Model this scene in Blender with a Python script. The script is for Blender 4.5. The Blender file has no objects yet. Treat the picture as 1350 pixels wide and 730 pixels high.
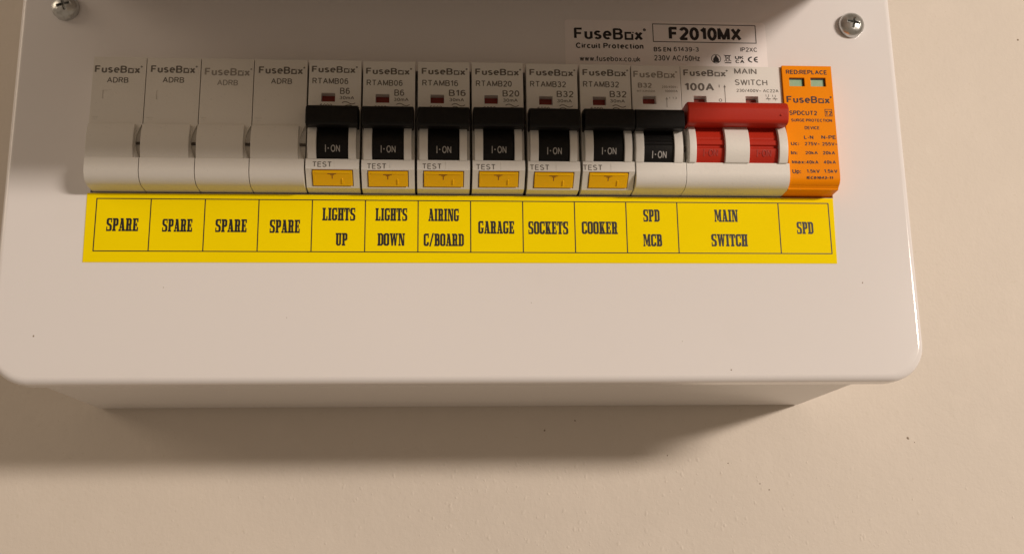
import bpy, bmesh, math, random
from math import radians, sin, cos, pi, sqrt
random.seed(7)
scn = bpy.context.scene
COL = scn.collection
MM = 0.001
DC = 89.43            # distance of the front cover from the wall, millimetres

# ------------------------------------------------------------------ camera, world, lamp, exposure
cam_d = bpy.data.cameras.new('camera')
cam_d.sensor_width = 36.0
cam_d.lens = 38.897
cam_d.clip_start = 0.01
cam_d.clip_end = 50
cam = bpy.data.objects.new('camera', cam_d)
cam.location = (-0.011078, -0.446822, -0.111651)
cam.rotation_euler = (radians(103.412), radians(0.767), radians(-3.778))
COL.objects.link(cam)
scn.camera = cam

world = bpy.data.worlds.new('World')
scn.world = world
world.use_nodes = True
wb = world.node_tree.nodes['Background']
wb.inputs['Color'].default_value = (1.0, 0.78, 0.58, 1)
wb.inputs['Strength'].default_value = 0.225

lamp_d = bpy.data.lights.new('room_lamp', 'AREA')      # a lamp wider than it is tall, to the right and a little above
lamp_d.shape = 'RECTANGLE'
lamp_d.size = 0.38
lamp_d.size_y = 0.12
lamp_d.energy = 19.6
lamp_d.color = (1.0, 0.865, 0.745)
lamp = bpy.data.objects.new('room_lamp', lamp_d)
lamp.location = (1.10, -1.33, 0.25)
from mathutils import Vector
lamp.rotation_euler = (Vector((0.0, -0.05, -0.02)) - Vector(lamp.location)).to_track_quat('-Z', 'Y').to_euler()
COL.objects.link(lamp)

fill_d = bpy.data.lights.new('left_fill_light', 'AREA')   # added fill light, weak and broad, to lift the left side
fill_d.shape = 'RECTANGLE'
fill_d.size = 0.9
fill_d.size_y = 0.7
fill_d.energy = 5.4
fill_d.color = (1.0, 0.80, 0.60)
fill = bpy.data.objects.new('left_fill_light', fill_d)
fill.location = (-1.7, -0.75, 0.75)
fill.rotation_euler = (Vector((-0.1, -0.05, 0.0)) - Vector(fill.location)).to_track_quat('-Z', 'Y').to_euler()
COL.objects.link(fill)

scn.view_settings.view_transform = 'Standard'
scn.view_settings.look = 'None'
scn.view_settings.exposure = 0.10
scn.view_settings.gamma = 1.0
scn.view_settings.use_curve_mapping = False
scn.cycles.max_bounces = 8
scn.cycles.diffuse_bounces = 5

# ------------------------------------------------------------------ materials
def mat(name, color, rough=0.45, metal=0.0, spec=0.5, bump=None, mottle=None, coat=0.0, sss=0.0, emit=None):
    m = bpy.data.materials.new(name)
    m.use_nodes = True
    nt = m.node_tree
    b = nt.nodes['Principled BSDF']
    b.inputs['Base Color'].default_value = (*color, 1)
    b.inputs['Roughness'].default_value = rough
    b.inputs['Metallic'].default_value = metal
    b.inputs['Specular IOR Level'].default_value = spec
    if coat:
        b.inputs['Coat Weight'].default_value = coat
        b.inputs['Coat Roughness'].default_value = 0.08
    if sss:
        b.inputs['Subsurface Weight'].default_value = sss
        b.inputs['Subsurface Radius'].default_value = (0.002, 0.001, 0.0004)
        b.inputs['Subsurface Scale'].default_value = 1.0
    tc = nt.nodes.new('ShaderNodeTexCoord')
    if bump:
        last = None
        for (scale, strength, detail) in bump:
            n = nt.nodes.new('ShaderNodeTexNoise')
            n.inputs['Scale'].default_value = scale
            n.inputs['Detail'].default_value = detail
            nt.links.new(tc.outputs['Object'], n.inputs['Vector'])
            bp = nt.nodes.new('ShaderNodeBump')
            bp.inputs['Strength'].default_value = strength
            bp.inputs['Distance'].default_value = 0.0006
            nt.links.new(n.outputs['Fac'], bp.inputs['Height'])
            if last:
                nt.links.new(last.outputs['Normal'], bp.inputs['Normal'])
            last = bp
        nt.links.new(last.outputs['Normal'], b.inputs['Normal'])
    if mottle:
        last = None
        src = (*color, 1)
        for (scale, col2, lo, hi, detail) in mottle:
            n = nt.nodes.new('ShaderNodeTexNoise')
            n.inputs['Scale'].default_value = scale
            n.inputs['Detail'].default_value = detail
            nt.links.new(tc.outputs['Object'], n.inputs['Vector'])
            mr = nt.nodes.new('ShaderNodeMapRange')
            mr.inputs['From Min'].default_value = lo
            mr.inputs['From Max'].default_value = hi
            nt.links.new(n.outputs['Fac'], mr.inputs['Value'])
            mx = nt.nodes.new('ShaderNodeMix')
            mx.data_type = 'RGBA'
            nt.links.new(mr.outputs['Result'], mx.inputs['Factor'])
            if last:
                nt.links.new(last.outputs['Result'], mx.inputs[6])
            else:
                mx.inputs[6].default_value = src
            mx.inputs[7].default_value = (*col2, 1)
            class W: pass
            last = W(); last.outputs = {'Result': mx.outputs[2]}
        nt.links.new(last.outputs['Result'], b.inputs['Base Color'])
    return m

M = {}
M['wall'] = mat('cream_wall_paint', (0.710, 0.645, 0.570), 0.62, spec=0.3,
    bump=[(230, 0.26, 3), (900, 0.12, 2), (30, 0.10, 2)],
    mottle=[(9, (0.692, 0.630, 0.558), 0.42, 0.62, 3), (60, (0.722, 0.657, 0.582), 0.5, 0.75, 4), (700, (0.675, 0.61, 0.525), 0.70, 0.80, 1)])
M['cover'] = mat('white_coated_steel', (0.81, 0.785, 0.785), 0.13, spec=0.5,
    bump=[(140, 0.02, 2), (600, 0.012, 1)], mottle=[(6, (0.80, 0.775, 0.775), 0.4, 0.65, 3), (25, (0.785, 0.76, 0.755), 0.58, 0.75, 5)])
M['lid'] = mat('grey_lid', (0.58, 0.53, 0.49), 0.35)
M['enclosure'] = mat('white_enclosure', (0.70, 0.67, 0.645), 0.30, bump=[(60, 0.10, 3)])
M['body'] = mat('off_white_plastic', (0.77, 0.755, 0.72), 0.42, bump=[(1500, 0.05, 2)],
    mottle=[(40, (0.755, 0.738, 0.70), 0.4, 0.65, 4), (900, (0.725, 0.71, 0.67), 0.68, 0.78, 1)])
M['blank'] = mat('off_white_blank_plastic', (0.72, 0.695, 0.65), 0.45, bump=[(1500, 0.05, 2)],
    mottle=[(50, (0.70, 0.675, 0.63), 0.4, 0.65, 4), (800, (0.67, 0.65, 0.61), 0.68, 0.78, 1)])
M['black'] = mat('black_plastic', (0.006, 0.0055, 0.0055), 0.5, spec=0.22, bump=[(1800, 0.06, 2)], mottle=[(500, (0.010, 0.009, 0.0085), 0.6, 0.75, 2)])
M['red'] = mat('red_plastic', (0.45, 0.026, 0.011), 0.45, spec=0.18, bump=[(1200, 0.05, 2)], mottle=[(70, (0.44, 0.025, 0.013), 0.45, 0.7, 3)])
M['red_print'] = mat('faint_red_print', (0.40, 0.024, 0.013), 0.5)
M['flag'] = mat('red_indicator_flag', (0.22, 0.018, 0.010), 0.5)
M['orange'] = mat('orange_plastic', (0.92, 0.285, 0.002), 0.4, spec=0.06, bump=[(1500, 0.05, 2)], mottle=[(60, (0.90, 0.27, 0.002), 0.45, 0.7, 3)])
M['button'] = mat('amber_button_plastic', (0.97, 0.54, 0.003), 0.2, spec=0.3, sss=0.12, bump=[(300, 0.10, 2)])
M['green'] = mat('green_indicator', (0.27, 0.46, 0.30), 0.45, bump=[(400, 0.1, 2)], mottle=[(350, (0.36, 0.50, 0.33), 0.4, 0.7, 2)])
M['dark'] = mat('painted_recess_shade', (0.02, 0.018, 0.016), 0.6)
M['slot'] = mat('painted_slot_shade', (0.09, 0.075, 0.06), 0.6)
M['yellow'] = mat('yellow_vinyl', (0.97, 0.755, 0.0012), 0.5, spec=0.02, bump=[(90, 0.03, 2)], mottle=[(30, (0.95, 0.735, 0.001), 0.4, 0.7, 3)])
M['ink'] = mat('black_ink', (0.014, 0.011, 0.012), 0.5)
M['grey_ink'] = mat('grey_print', (0.14, 0.125, 0.11), 0.55)
M['pale_ink'] = mat('pale_grey_print', (0.30, 0.275, 0.245), 0.55)
M['brown_ink'] = mat('dark_print_on_orange', (0.04, 0.009, 0.006), 0.55)
M['white_ink'] = mat('pale_print_on_black', (0.42, 0.41, 0.40), 0.5)
M['amber_ink'] = mat('brown_print_on_amber', (0.28, 0.085, 0.008), 0.5)
M['sticker'] = mat('pale_vinyl', (0.89, 0.845, 0.845), 0.35, bump=[(90, 0.04, 2)])
M['zinc'] = mat('zinc_plated_steel', (0.62, 0.63, 0.62), 0.30, metal=1.0, bump=[(900, 0.15, 3)], mottle=[(500, (0.45, 0.45, 0.43), 0.45, 0.7, 3)])
M['nib'] = mat('grit_in_paint', (0.30, 0.24, 0.18), 0.8)

# ------------------------------------------------------------------ mesh helpers (coordinates: x, p = proud of the cover, z; millimetres)
def link(o, parent=None):
    COL.objects.link(o)
    if parent is not None:
        o.parent = parent
    return o

def thing(name, label, cat, org, group=None):
    """an Empty at the base of a thing; org = (x, p, z) in mm"""
    o = bpy.data.objects.new(name, None)
    o.empty_display_size = 0.01
    o.location = (org[0]*MM, -(DC+org[1])*MM, org[2]*MM)
    o['label'] = label
    o['category'] = cat
    if group:
        o['group'] = group
    return link(o)

class MB:
    def __init__(s):
        s.v = []; s.f = []; s.smooth = []
    def add(s, verts, faces):
        n = len(s.v)
        s.v += verts
        s.f += [tuple(i+n for i in f) for f in faces]
    def prism(s, prof, x0, x1):
        """closed (p, z) outline extruded along x"""
        n = len(prof)
        s.add([(x0, p, z) for p, z in prof] + [(x1, p, z) for p, z in prof],
              [tuple(range(n))[::-1], tuple(range(n, 2*n))] + [(i, (i+1) % n, n+(i+1) % n, n+i) for i in range(n)])
    def plate(s, prof, p0, p1):
        """closed (x, z) outline extruded along p"""
        n = len(prof)
        s.add([(x, p0, z) for x, z in prof] + [(x, p1, z) for x, z in prof],
              [tuple(range(n)), tuple(range(n, 2*n))[::-1]] + [(i, n+i, n+(i+1) % n, (i+1) % n) for i in range(n)])
    def box(s, x0, x1, p0, p1, z0, z1):
        s.prism([(p0, z0), (p1, z0), (p1, z1), (p0, z1)], x0, x1)
    def mesh(s, name, m, org=(0, 0, 0)):
        me = bpy.data.meshes.new(name)
        me.from_pydata([((x-org[0])*MM, -(p-org[1])*MM, (z-org[2])*MM) for x, p, z in s.v], [], s.f)
        bm = bmesh.new(); bm.from_mesh(me)
        bmesh.ops.recalc_face_normals(bm, faces=bm.faces)
        bm.to_mesh(me); bm.free()
        if m: me.materials.append(m)
        return me

def finish(me, name, parent, cuts=None, org=(0, 0, 0), bevel=0.3, seg=2, angle=35):
    """link one mesh as an object; cut recesses with booleans, round the edges, and bake the result"""
    o = link(bpy.data.objects.new(name, me), parent)
    tmp = []
    for c in cuts or []:
        cm = c.mesh('cutter', None, org)
        co = link(bpy.data.objects.new('cutter', cm), parent)
        md = o.modifiers.new('cut', 'BOOLEAN'); md.operation = 'DIFFERENCE'; md.solver = 'EXACT'; md.object = co
        tmp.append(co)
    if bevel:
        md = o.modifiers.new('round', 'BEVEL'); md.width = bevel*MM; md.segments = seg
        md.limit_method = 'ANGLE'; md.angle_limit = radians(angle); md.use_clamp_overlap = True
    if tmp or bevel:
        bpy.context.view_layer.update()
        dg = bpy.context.evaluated_depsgraph_get()
        nm = bpy.data.meshes.new_from_object(o.evaluated_get(dg))
        nm.name = name
        o.modifiers.clear()
        o.data = nm
        bpy.data.meshes.remove(me)
        for co in tmp:
            cm = co.data
            bpy.data.objects.remove(co); bpy.data.meshes.remove(cm)
    for p in o.data.polygons:
        p.use_smooth = True
    o.data.set_sharp_from_angle(angle=radians(38))
    md = o.modifiers.new('normals', 'WEIGHTED_NORMAL'); md.keep_sharp = True; md.weight = 80
    return o

def arc(cp, cz, r, z0, z1, n):
    return [(cp + sqrt(max(r*r-(z-cz)**2, 0)), z) for z in [z0+(z1-z0)*i/n for i in range(n+1)]]

# ------------------------------------------------------------------ lettering
TEXT = {
 'STICKER': [('@LOGO', 36.73, 62.43, 59.82, 64.23, 'b'),
   ('Circuit Protection', 37.27, 61.34, 56.4, 58.5, 'b'),
   ('www.fusebox.co.uk', 38.53, 60.01, 51.55, 53.58, 'm'),
   ('F2010MX', 70.56, 96.75, 60.02, 65.18, 'h'),
   ('@BOX', 64.8, 102.08, 59.22, 66.27, ''),
   ('BS EN', 64.94, 71.13, 55.58, 57.33, 'b'),
   ('61439-3', 72.09, 81.07, 55.73, 57.48, 'm'),
   ('IP2XC', 96.09, 102.07, 56.0, 57.69, 'm'),
   ('230V AC/50Hz', 64.96, 81.28, 52.13, 54.23, 'm'),
   ('@HOUSE', 85.34, 88.85, 51.46, 54.83, ''),
   ('@BIN', 89.92, 92.58, 51.53, 54.72, ''),
   ('UK', 93.92, 97.04, 53.1, 54.37, 'b'),
   ('CA', 94.0, 97.23, 51.6, 52.93, 'b'),
   ('@C', 98.52, 100.06, 51.9, 54.19, ''),
   ('@E', 100.63, 102.1, 51.94, 54.23, '')],
 'STRIP': [('SPARE', -119.54, -109.31, -11.14, -6.72, 's'),
   ('SPARE', -101.54, -91.83, -11.27, -6.88, 's'),
   ('SPARE', -84.31, -74.12, -11.31, -6.87, 's'),
   ('SPARE', -66.58, -56.71, -11.49, -6.94, 's'),
   ('LIGHTS', -49.4, -38.47, -7.13, -2.7, 's'),
   ('UP', -44.82, -40.95, -15.75, -11.41, 's'),
   ('LIGHTS', -31.82, -21.19, -7.12, -2.72, 's'),
   ('DOWN', -31.03, -21.94, -15.72, -11.41, 's'),
   ('AIRING', -14.16, -3.88, -7.14, -2.77, 's'),
   ('C/BOARD', -15.69, -2.29, -15.77, -11.45, 's'),
   ('GARAGE', 2.53, 14.6, -11.4, -6.99, 's'),
   ('SOCKETS', 19.39, 32.92, -11.48, -7.02, 's'),
   ('COOKER', 37.5, 49.72, -11.35, -6.96, 's'),
   ('SPD', 58.67, 64.27, -6.91, -2.58, 's'),
   ('MCB', 58.31, 64.72, -15.56, -11.27, 's'),
   ('MAIN', 83.19, 91.34, -6.82, -2.46, 's'),
   ('SWITCH', 81.69, 94.19, -15.45, -11.14, 's'),
   ('SPD', 111.61, 117.37, -10.95, -6.66, 's')],
 'BLANK0': [('@LOGO', -124.34, -108.93, 40.65, 43.24, 'b'),
   ('ADRB', -120.12, -113.2, 37.18, 39.17, 'm')],
 'BLANK1': [('@LOGO', -106.16, -90.97, 40.94, 43.54, 'b'),
   ('ADRB', -102.08, -95.11, 37.46, 39.45, 'm')],
 'BLANK2': [('@LOGO', -88.54, -72.98, 40.25, 42.93, 'b'),
   ('ADRB', -84.27, -77.47, 36.76, 38.76, 'm')],
 'BLANK3': [('@LOGO', -70.82, -55.49, 41.12, 43.74, 'b'),
   ('ADRB', -66.63, -59.7, 37.54, 39.55, 'm')],
 'RCBO0': [('@LOGO', -53.36, -38.11, 41.74, 44.09, 'b'),
   ('RTAMB06', -53.05, -41.12, 37.67, 39.8, 'm'),
   ('B6', -43.8, -40.52, 34.13, 36.4, 'm'),
   ('30mA', -43.94, -39.03, 32.24, 33.44, 'm'),
   ('@WAVE', -43.05, -38.67, 30.42, 31.4, 'a'),
   ('6000', -50.33, -46.29, 29.47, 30.6, 'm')],
 'RCBO0T': [('TEST', -51.86, -45.79, 7.74, 9.64, 'm')],
 'RCBO1': [('@LOGO', -35.14, -19.79, 41.53, 43.89, 'b'),
   ('RTAMB06', -34.87, -22.86, 37.44, 39.58, 'm'),
   ('B6', -25.6, -22.3, 33.9, 36.17, 'm'),
   ('30mA', -25.77, -20.83, 32.0, 33.2, 'm'),
   ('@WAVE', -24.89, -20.48, 30.17, 31.16, 'a'),
   ('6000', -32.23, -28.17, 29.22, 30.35, 'm')],
 'RCBO1T': [('TEST', -34.11, -28.0, 7.43, 9.34, 'm')],
 'RCBO2': [('@LOGO', -16.6, -1.14, 41.68, 44.04, 'b'),
   ('RTAMB16', -16.38, -4.29, 37.58, 39.72, 'm'),
   ('B16', -7.42, -1.77, 34.03, 36.31, 'm'),
   ('30mA', -7.28, -2.31, 32.11, 33.32, 'm'),
   ('@WAVE', -6.42, -1.99, 30.28, 31.27, 'b'),
   ('6000', -13.82, -9.73, 29.33, 30.46, 'm')],
 'RCBO2T': [('TEST', -16.06, -9.91, 7.46, 9.38, 'm')],
 'RCBO3': [('@LOGO', 1.61, 17.18, 41.67, 44.05, 'b'),
   ('RTAMB20', 1.79, 13.96, 37.56, 39.71, 'm'),
   ('B20', 10.77, 16.45, 34.0, 36.29, 'm'),
   ('30mA', 10.88, 15.88, 32.08, 33.29, 'm'),
   ('@WAVE', 11.72, 16.19, 30.24, 31.23, 'a'),
   ('6000', 4.26, 8.38, 29.29, 30.42, 'm')],
 'RCBO3T': [('TEST', 1.67, 7.87, 7.35, 9.27, 'm')],
 'RCBO4': [('@LOGO', 19.87, 35.54, 41.89, 44.27, 'b'),
   ('RTAMB32', 20.0, 32.25, 37.76, 39.92, 'm'),
   ('B32', 29.0, 34.72, 34.19, 36.48, 'm'),
   ('30mA', 29.08, 34.12, 32.26, 33.47, 'm'),
   ('@WAVE', 29.9, 34.4, 30.41, 31.41, 'b'),
   ('6000', 22.39, 26.53, 29.46, 30.59, 'm')],
 'RCBO4T': [('TEST', 19.44, 25.68, 7.45, 9.37, 'm')],
 'RCBO5': [('@LOGO', 38.04, 53.81, 42.02, 44.42, 'b'),
   ('RTAMB32', 38.12, 50.46, 37.88, 40.05, 'm'),
   ('B32', 47.14, 52.9, 34.3, 36.6, 'm'),
   ('30mA', 47.2, 52.27, 32.36, 33.58, 'm'),
   ('@WAVE', 48.01, 52.53, 30.51, 31.51, 'b'),
   ('6000', 40.43, 44.61, 29.55, 30.69, 'm')],
 'RCBO5T': [('TEST', 37.13, 43.41, 7.47, 9.41, 'm')],
 'MCB': [('@LOGO', 55.54, 70.74, 41.69, 44.14, 'b'),
   ('B32', 56.96, 61.77, 37.97, 39.8, 'b'),
   ('MT32N32A', 56.59, 62.9, 36.46, 37.15, 'm'),
   ('230/400V~', 65.26, 70.73, 37.95, 38.86, 'm'),
   ('10000A', 66.2, 70.66, 36.44, 37.35, 'm'),
   ('@ARROW', 66.3, 67.16, 30.96, 34.74, ''),
   ('I', 67.66, 67.95, 34.15, 34.76, 'm'),
   ('1 3', 68.74, 70.25, 34.02, 34.78, 'm')],
 'MAIN': [('@LOGO', 72.92, 88.42, 42.51, 44.91, 'b'),
   ('100A', 73.16, 83.35, 37.13, 40.01, 'b'),
   ('MAIN', 90.7, 98.57, 43.54, 45.6, 'm'),
   ('SWITCH', 90.75, 102.09, 39.37, 41.56, 'm'),
   ('230/400V~ AC22A', 91.09, 105.8, 36.9, 38.06, 'm'),
   ('I', 85.03, 85.37, 38.46, 39.45, 'm'),
   ('@ARROW', 86.47, 87.63, 32.99, 39.48, ''),
   ('O', 84.74, 85.9, 33.25, 34.37, 'm'),
   ('@SW', 101.21, 102.88, 33.9, 36.18, ''),
   ('@SW', 103.54, 105.22, 33.93, 36.04, '')],
 'SPD': [('RED:REPLACE', 108.53, 122.88, 43.32, 44.97, 'b'),
   ('@LOGO', 108.05, 123.89, 32.76, 35.28, 'b'),
   ('SPDCUT2', 108.68, 118.33, 28.31, 29.98, 'b'),
   ('T2', 121.35, 123.42, 28.33, 29.94, 'b'),
   ('@BOX', 121.06, 123.65, 28.0, 30.65, ''),
   ('SURGE PROTECTION', 109.13, 123.37, 25.94, 27.06, 'b'),
   ('DEVICE', 113.6, 118.68, 23.18, 24.4, 'b'),
   ('L-N', 113.1, 116.36, 19.69, 21.04, 'b'),
   ('N-PE', 119.11, 124.1, 19.77, 21.12, 'b'),
   ('Uc:', 108.38, 111.22, 17.4, 18.61, 'b'),
   ('275V~', 113.16, 118.41, 17.39, 18.67, 'b'),
   ('255V~', 119.19, 124.51, 17.39, 18.67, 'b'),
   ('In:', 108.18, 110.39, 14.18, 15.38, 'b'),
   ('20kA', 113.12, 117.47, 14.2, 15.4, 'b'),
   ('20kA', 119.18, 123.46, 14.19, 15.47, 'b'),
   ('Imax:', 108.27, 112.94, 10.84, 12.04, 'b'),
   ('40kA', 113.17, 117.44, 10.82, 12.09, 'b'),
   ('40kA', 119.18, 123.46, 10.88, 12.15, 'b'),
   ('Up:', 108.16, 111.15, 7.22, 8.8, 'b'),
   ('1.5kV', 113.13, 117.63, 7.62, 8.92, 'b'),
   ('1.5kV', 119.13, 123.77, 7.68, 8.98, 'b'),
   ('IEC61643-11', 113.03, 122.05, 5.54, 6.49, 'b')],
}

def rects(*rs):
    return [[(a, b), (c, b), (c, d), (a, d)] for a, b, c, d in rs]
def ring(x0, y0, x1, y1, tx, ty, ch, skip=()):
    """octagonal ring as quads; ch = corner cuts bl, br, tr, tl; skip leaves sides open"""
    def octo(a, b, c, d, k):
        return [(a+k[0], b), (c-k[1], b), (c, b+k[1]), (c, d-k[2]), (c-k[2], d), (a+k[3], d), (a, d-k[3]), (a, b+k[0])]
    o = octo(x0, y0, x1, y1, ch); i = octo(x0+tx, y0+ty, x1-tx, y1-ty, [c*0.45 for c in ch])
    side = ['b', 'br', 'r', 'tr', 't', 'tl', 'l', 'bl']
    return [[o[k], o[(k+1) % 8], i[(k+1) % 8], i[k]] for k in range(8) if side[k] not in skip]
T, H = 0.19, 0.13      # thick stem, thin bar of the slab letters (cap height 1)
def stem(x, top=True, foot=True, s=0.05):
    r = [(x, 0, x+T, 1)]
    if top: r.append((x-s, 1-H, x+T+s, 1))
    if foot: r.append((x-s, 0, x+T+s, H))
    return rects(*r)
C4 = (0.10,)*4
SLAB = {
 'I': (0.30, stem(0.055)),
 'L': (0.46, stem(0.05) + rects((0.05, 0, 0.45, H), (0.35, 0, 0.45, 0.34))),
 'E': (0.47, stem(0.05) + rects((0.05, 0, 0.45, H), (0.35, 0, 0.45, 0.32), (0.05, 1-H, 0.45, 1), (0.35, 0.70, 0.45, 1), (0.2, 0.45, 0.36, 0.55), (0.29, 0.36, 0.36, 0.64))),
 'T': (0.48, stem(0.145, top=False) + rects((0, 1-H, 0.475, 1), (0, 0.68, 0.085, 1), (0.39, 0.68, 0.475, 1))),
 'H': (0.52, stem(0.04, s=0.04) + stem(0.295, s=0.04) + rects((0.2, 0.44, 0.32, 0.56))),
 'S': (0.46, [[(0.0, 0.60), (0.09, 0.47), (0.46, 0.30), (0.44, 0.42), (0.37, 0.53), (0.03, 0.70)]] + rects((0.0, 0.60, T, 0.90), (0.27, 0.10, 0.455, 0.40), (0.07, 1-H, 0.36, 1), (0.09, 0, 0.38, H), (0.36, 0.66, 0.44, 1), (0.01, 0, 0.09, 0.34))
      + [[(0, 0.88), (T, 0.88), (T, 1), (0.09, 1)], [(0.27, 0), (0.37, 0), (0.455, 0.12), (0.27, 0.12)]]),
 'P': (0.48, stem(0.05) + ring(0.05, 0.40, 0.475, 1, T*0.9, H, (0, .10, .10, 0))),
 'R': (0.53, stem(0.05) + ring(0.05, 0.44, 0.475, 1, T*0.9, H, (0, .08, .10, 0)) + [[(0.28, 0.50), (0.44, 0.46), (0.475, 0.0), (0.30, 0.0)]] + rects((0.40, 0, 0.53, H))),
 'B': (0.49, stem(0.05) + ring(0.05, 0, 0.485, 0.55, T*0.9, H, (0, .10, .08, 0)) + ring(0.05, 0.47, 0.465, 1, T*0.9, H, (0, .06, .10, 0))),
 'D': (0.49, stem(0.05) + ring(0.05, 0, 0.50, 1, T*.9, H, (0, .13, .13, 0))),
 'O': (0.47, ring(0, 0, 0.47, 1, T*0.95, H, (.11,)*4)),
 'C': (0.46, ring(0, 0, 0.46, 1, T*0.95, H, (.11,)*4, ('r',)) + rects((0.37, 0.64, 0.455, 1), (0.29, 0.1, 0.46, 0.32))),
 'G': (0.48, ring(0, 0, 0.46, 1, T*0.95, H, (.11,)*4, ('r',)) + rects((0.37, 0.66, 0.455, 1), (0.285, 0.08, 0.46, 0.46), (0.23, 0.38, 0.49, 0.47))),
 'U': (0.51, rects((0.04, 0.10, 0.04+T, 1), (0.31, 0.10, 0.31+T*0.85, 1), (0, 1-H, 0.26, 1), (0.27, 1-H, 0.51, 1)) + [[(0.14, 0), (0.36, 0), (0.467, 0.14), (0.31, 0.14), (0.225, H), (0.225, 0.14), (0.04, 0.14)]]),
 'A': (0.52, [[(0.05, 0), (0.15, 0), (0.27, 1), (0.17, 1)], [(0.17, 1), (0.35, 1), (0.49, 0), (0.29, 0)]] + rects((0.12, 0.24, 0.36, 0.34), (0, 0, 0.20, H), (0.25, 0, 0.53, H), (0.12, 1-H, 0.3, 1))),
 'K': (0.53, stem(0.05) + [[(0.22, 0.36), (0.34, 1), (0.47, 1), (0.24, 0.22)], [(0.22, 0.52), (0.36, 0.62), (0.51, 0), (0.31, 0)]] + rects((0.29, 1-H, 0.51, 1), (0.27, 0, 0.54, H))),
 'N': (0.54, rects((0.05, 0, 0.14, 1), (0.40, 0, 0.50, 1), (0, 0, 0.20, H), (0.34, 1-H, 0.55, 1), (0, 1-H, 0.2, 1)) + [[(0.07, 1), (0.25, 1), (0.49, 0), (0.31, 0)]]),
 'M': (0.66, rects((0.04, 0, 0.13, 1), (0.44, 0, 0.44+T*0.9, 1), (0, 0, 0.18, H), (0.39, 0, 0.66, H), (0, 1-H, 0.16, 1), (0.46, 1-H, 0.66, 1)) + [[(0.07, 1), (0.24, 1), (0.40, 0.1), (0.27, 0.1)], [(0.27, 0.1), (0.36, 0.1), (0.53, 1), (0.45, 1)]]),
 'W': (0.70, [[(0.04, 1), (0.21, 1), (0.29, 0), (0.15, 0)], [(0.19, 0), (0.28, 0), (0.39, 1), (0.31, 1)], [(0.31, 1), (0.46, 1), (0.55, 0), (0.41, 0)], [(0.45, 0), (0.54, 0), (0.65, 1), (0.56, 1)]] + rects((0, 1-H, 0.26, 1), (0.50, 1-H, 0.70, 1))),
 '/': (0.42, [[(0.0, -0.04), (0.13, -0.04), (0.42, 1.04), (0.29, 1.04)]]),
}
def slab_word(word):
    out = []; x = 0
    for ch in word:
        w, polys = SLAB[ch]
        out += [[(x+a, b) for a, b in poly] for poly in polys]
        x += w + 0.035
    return out

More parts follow.
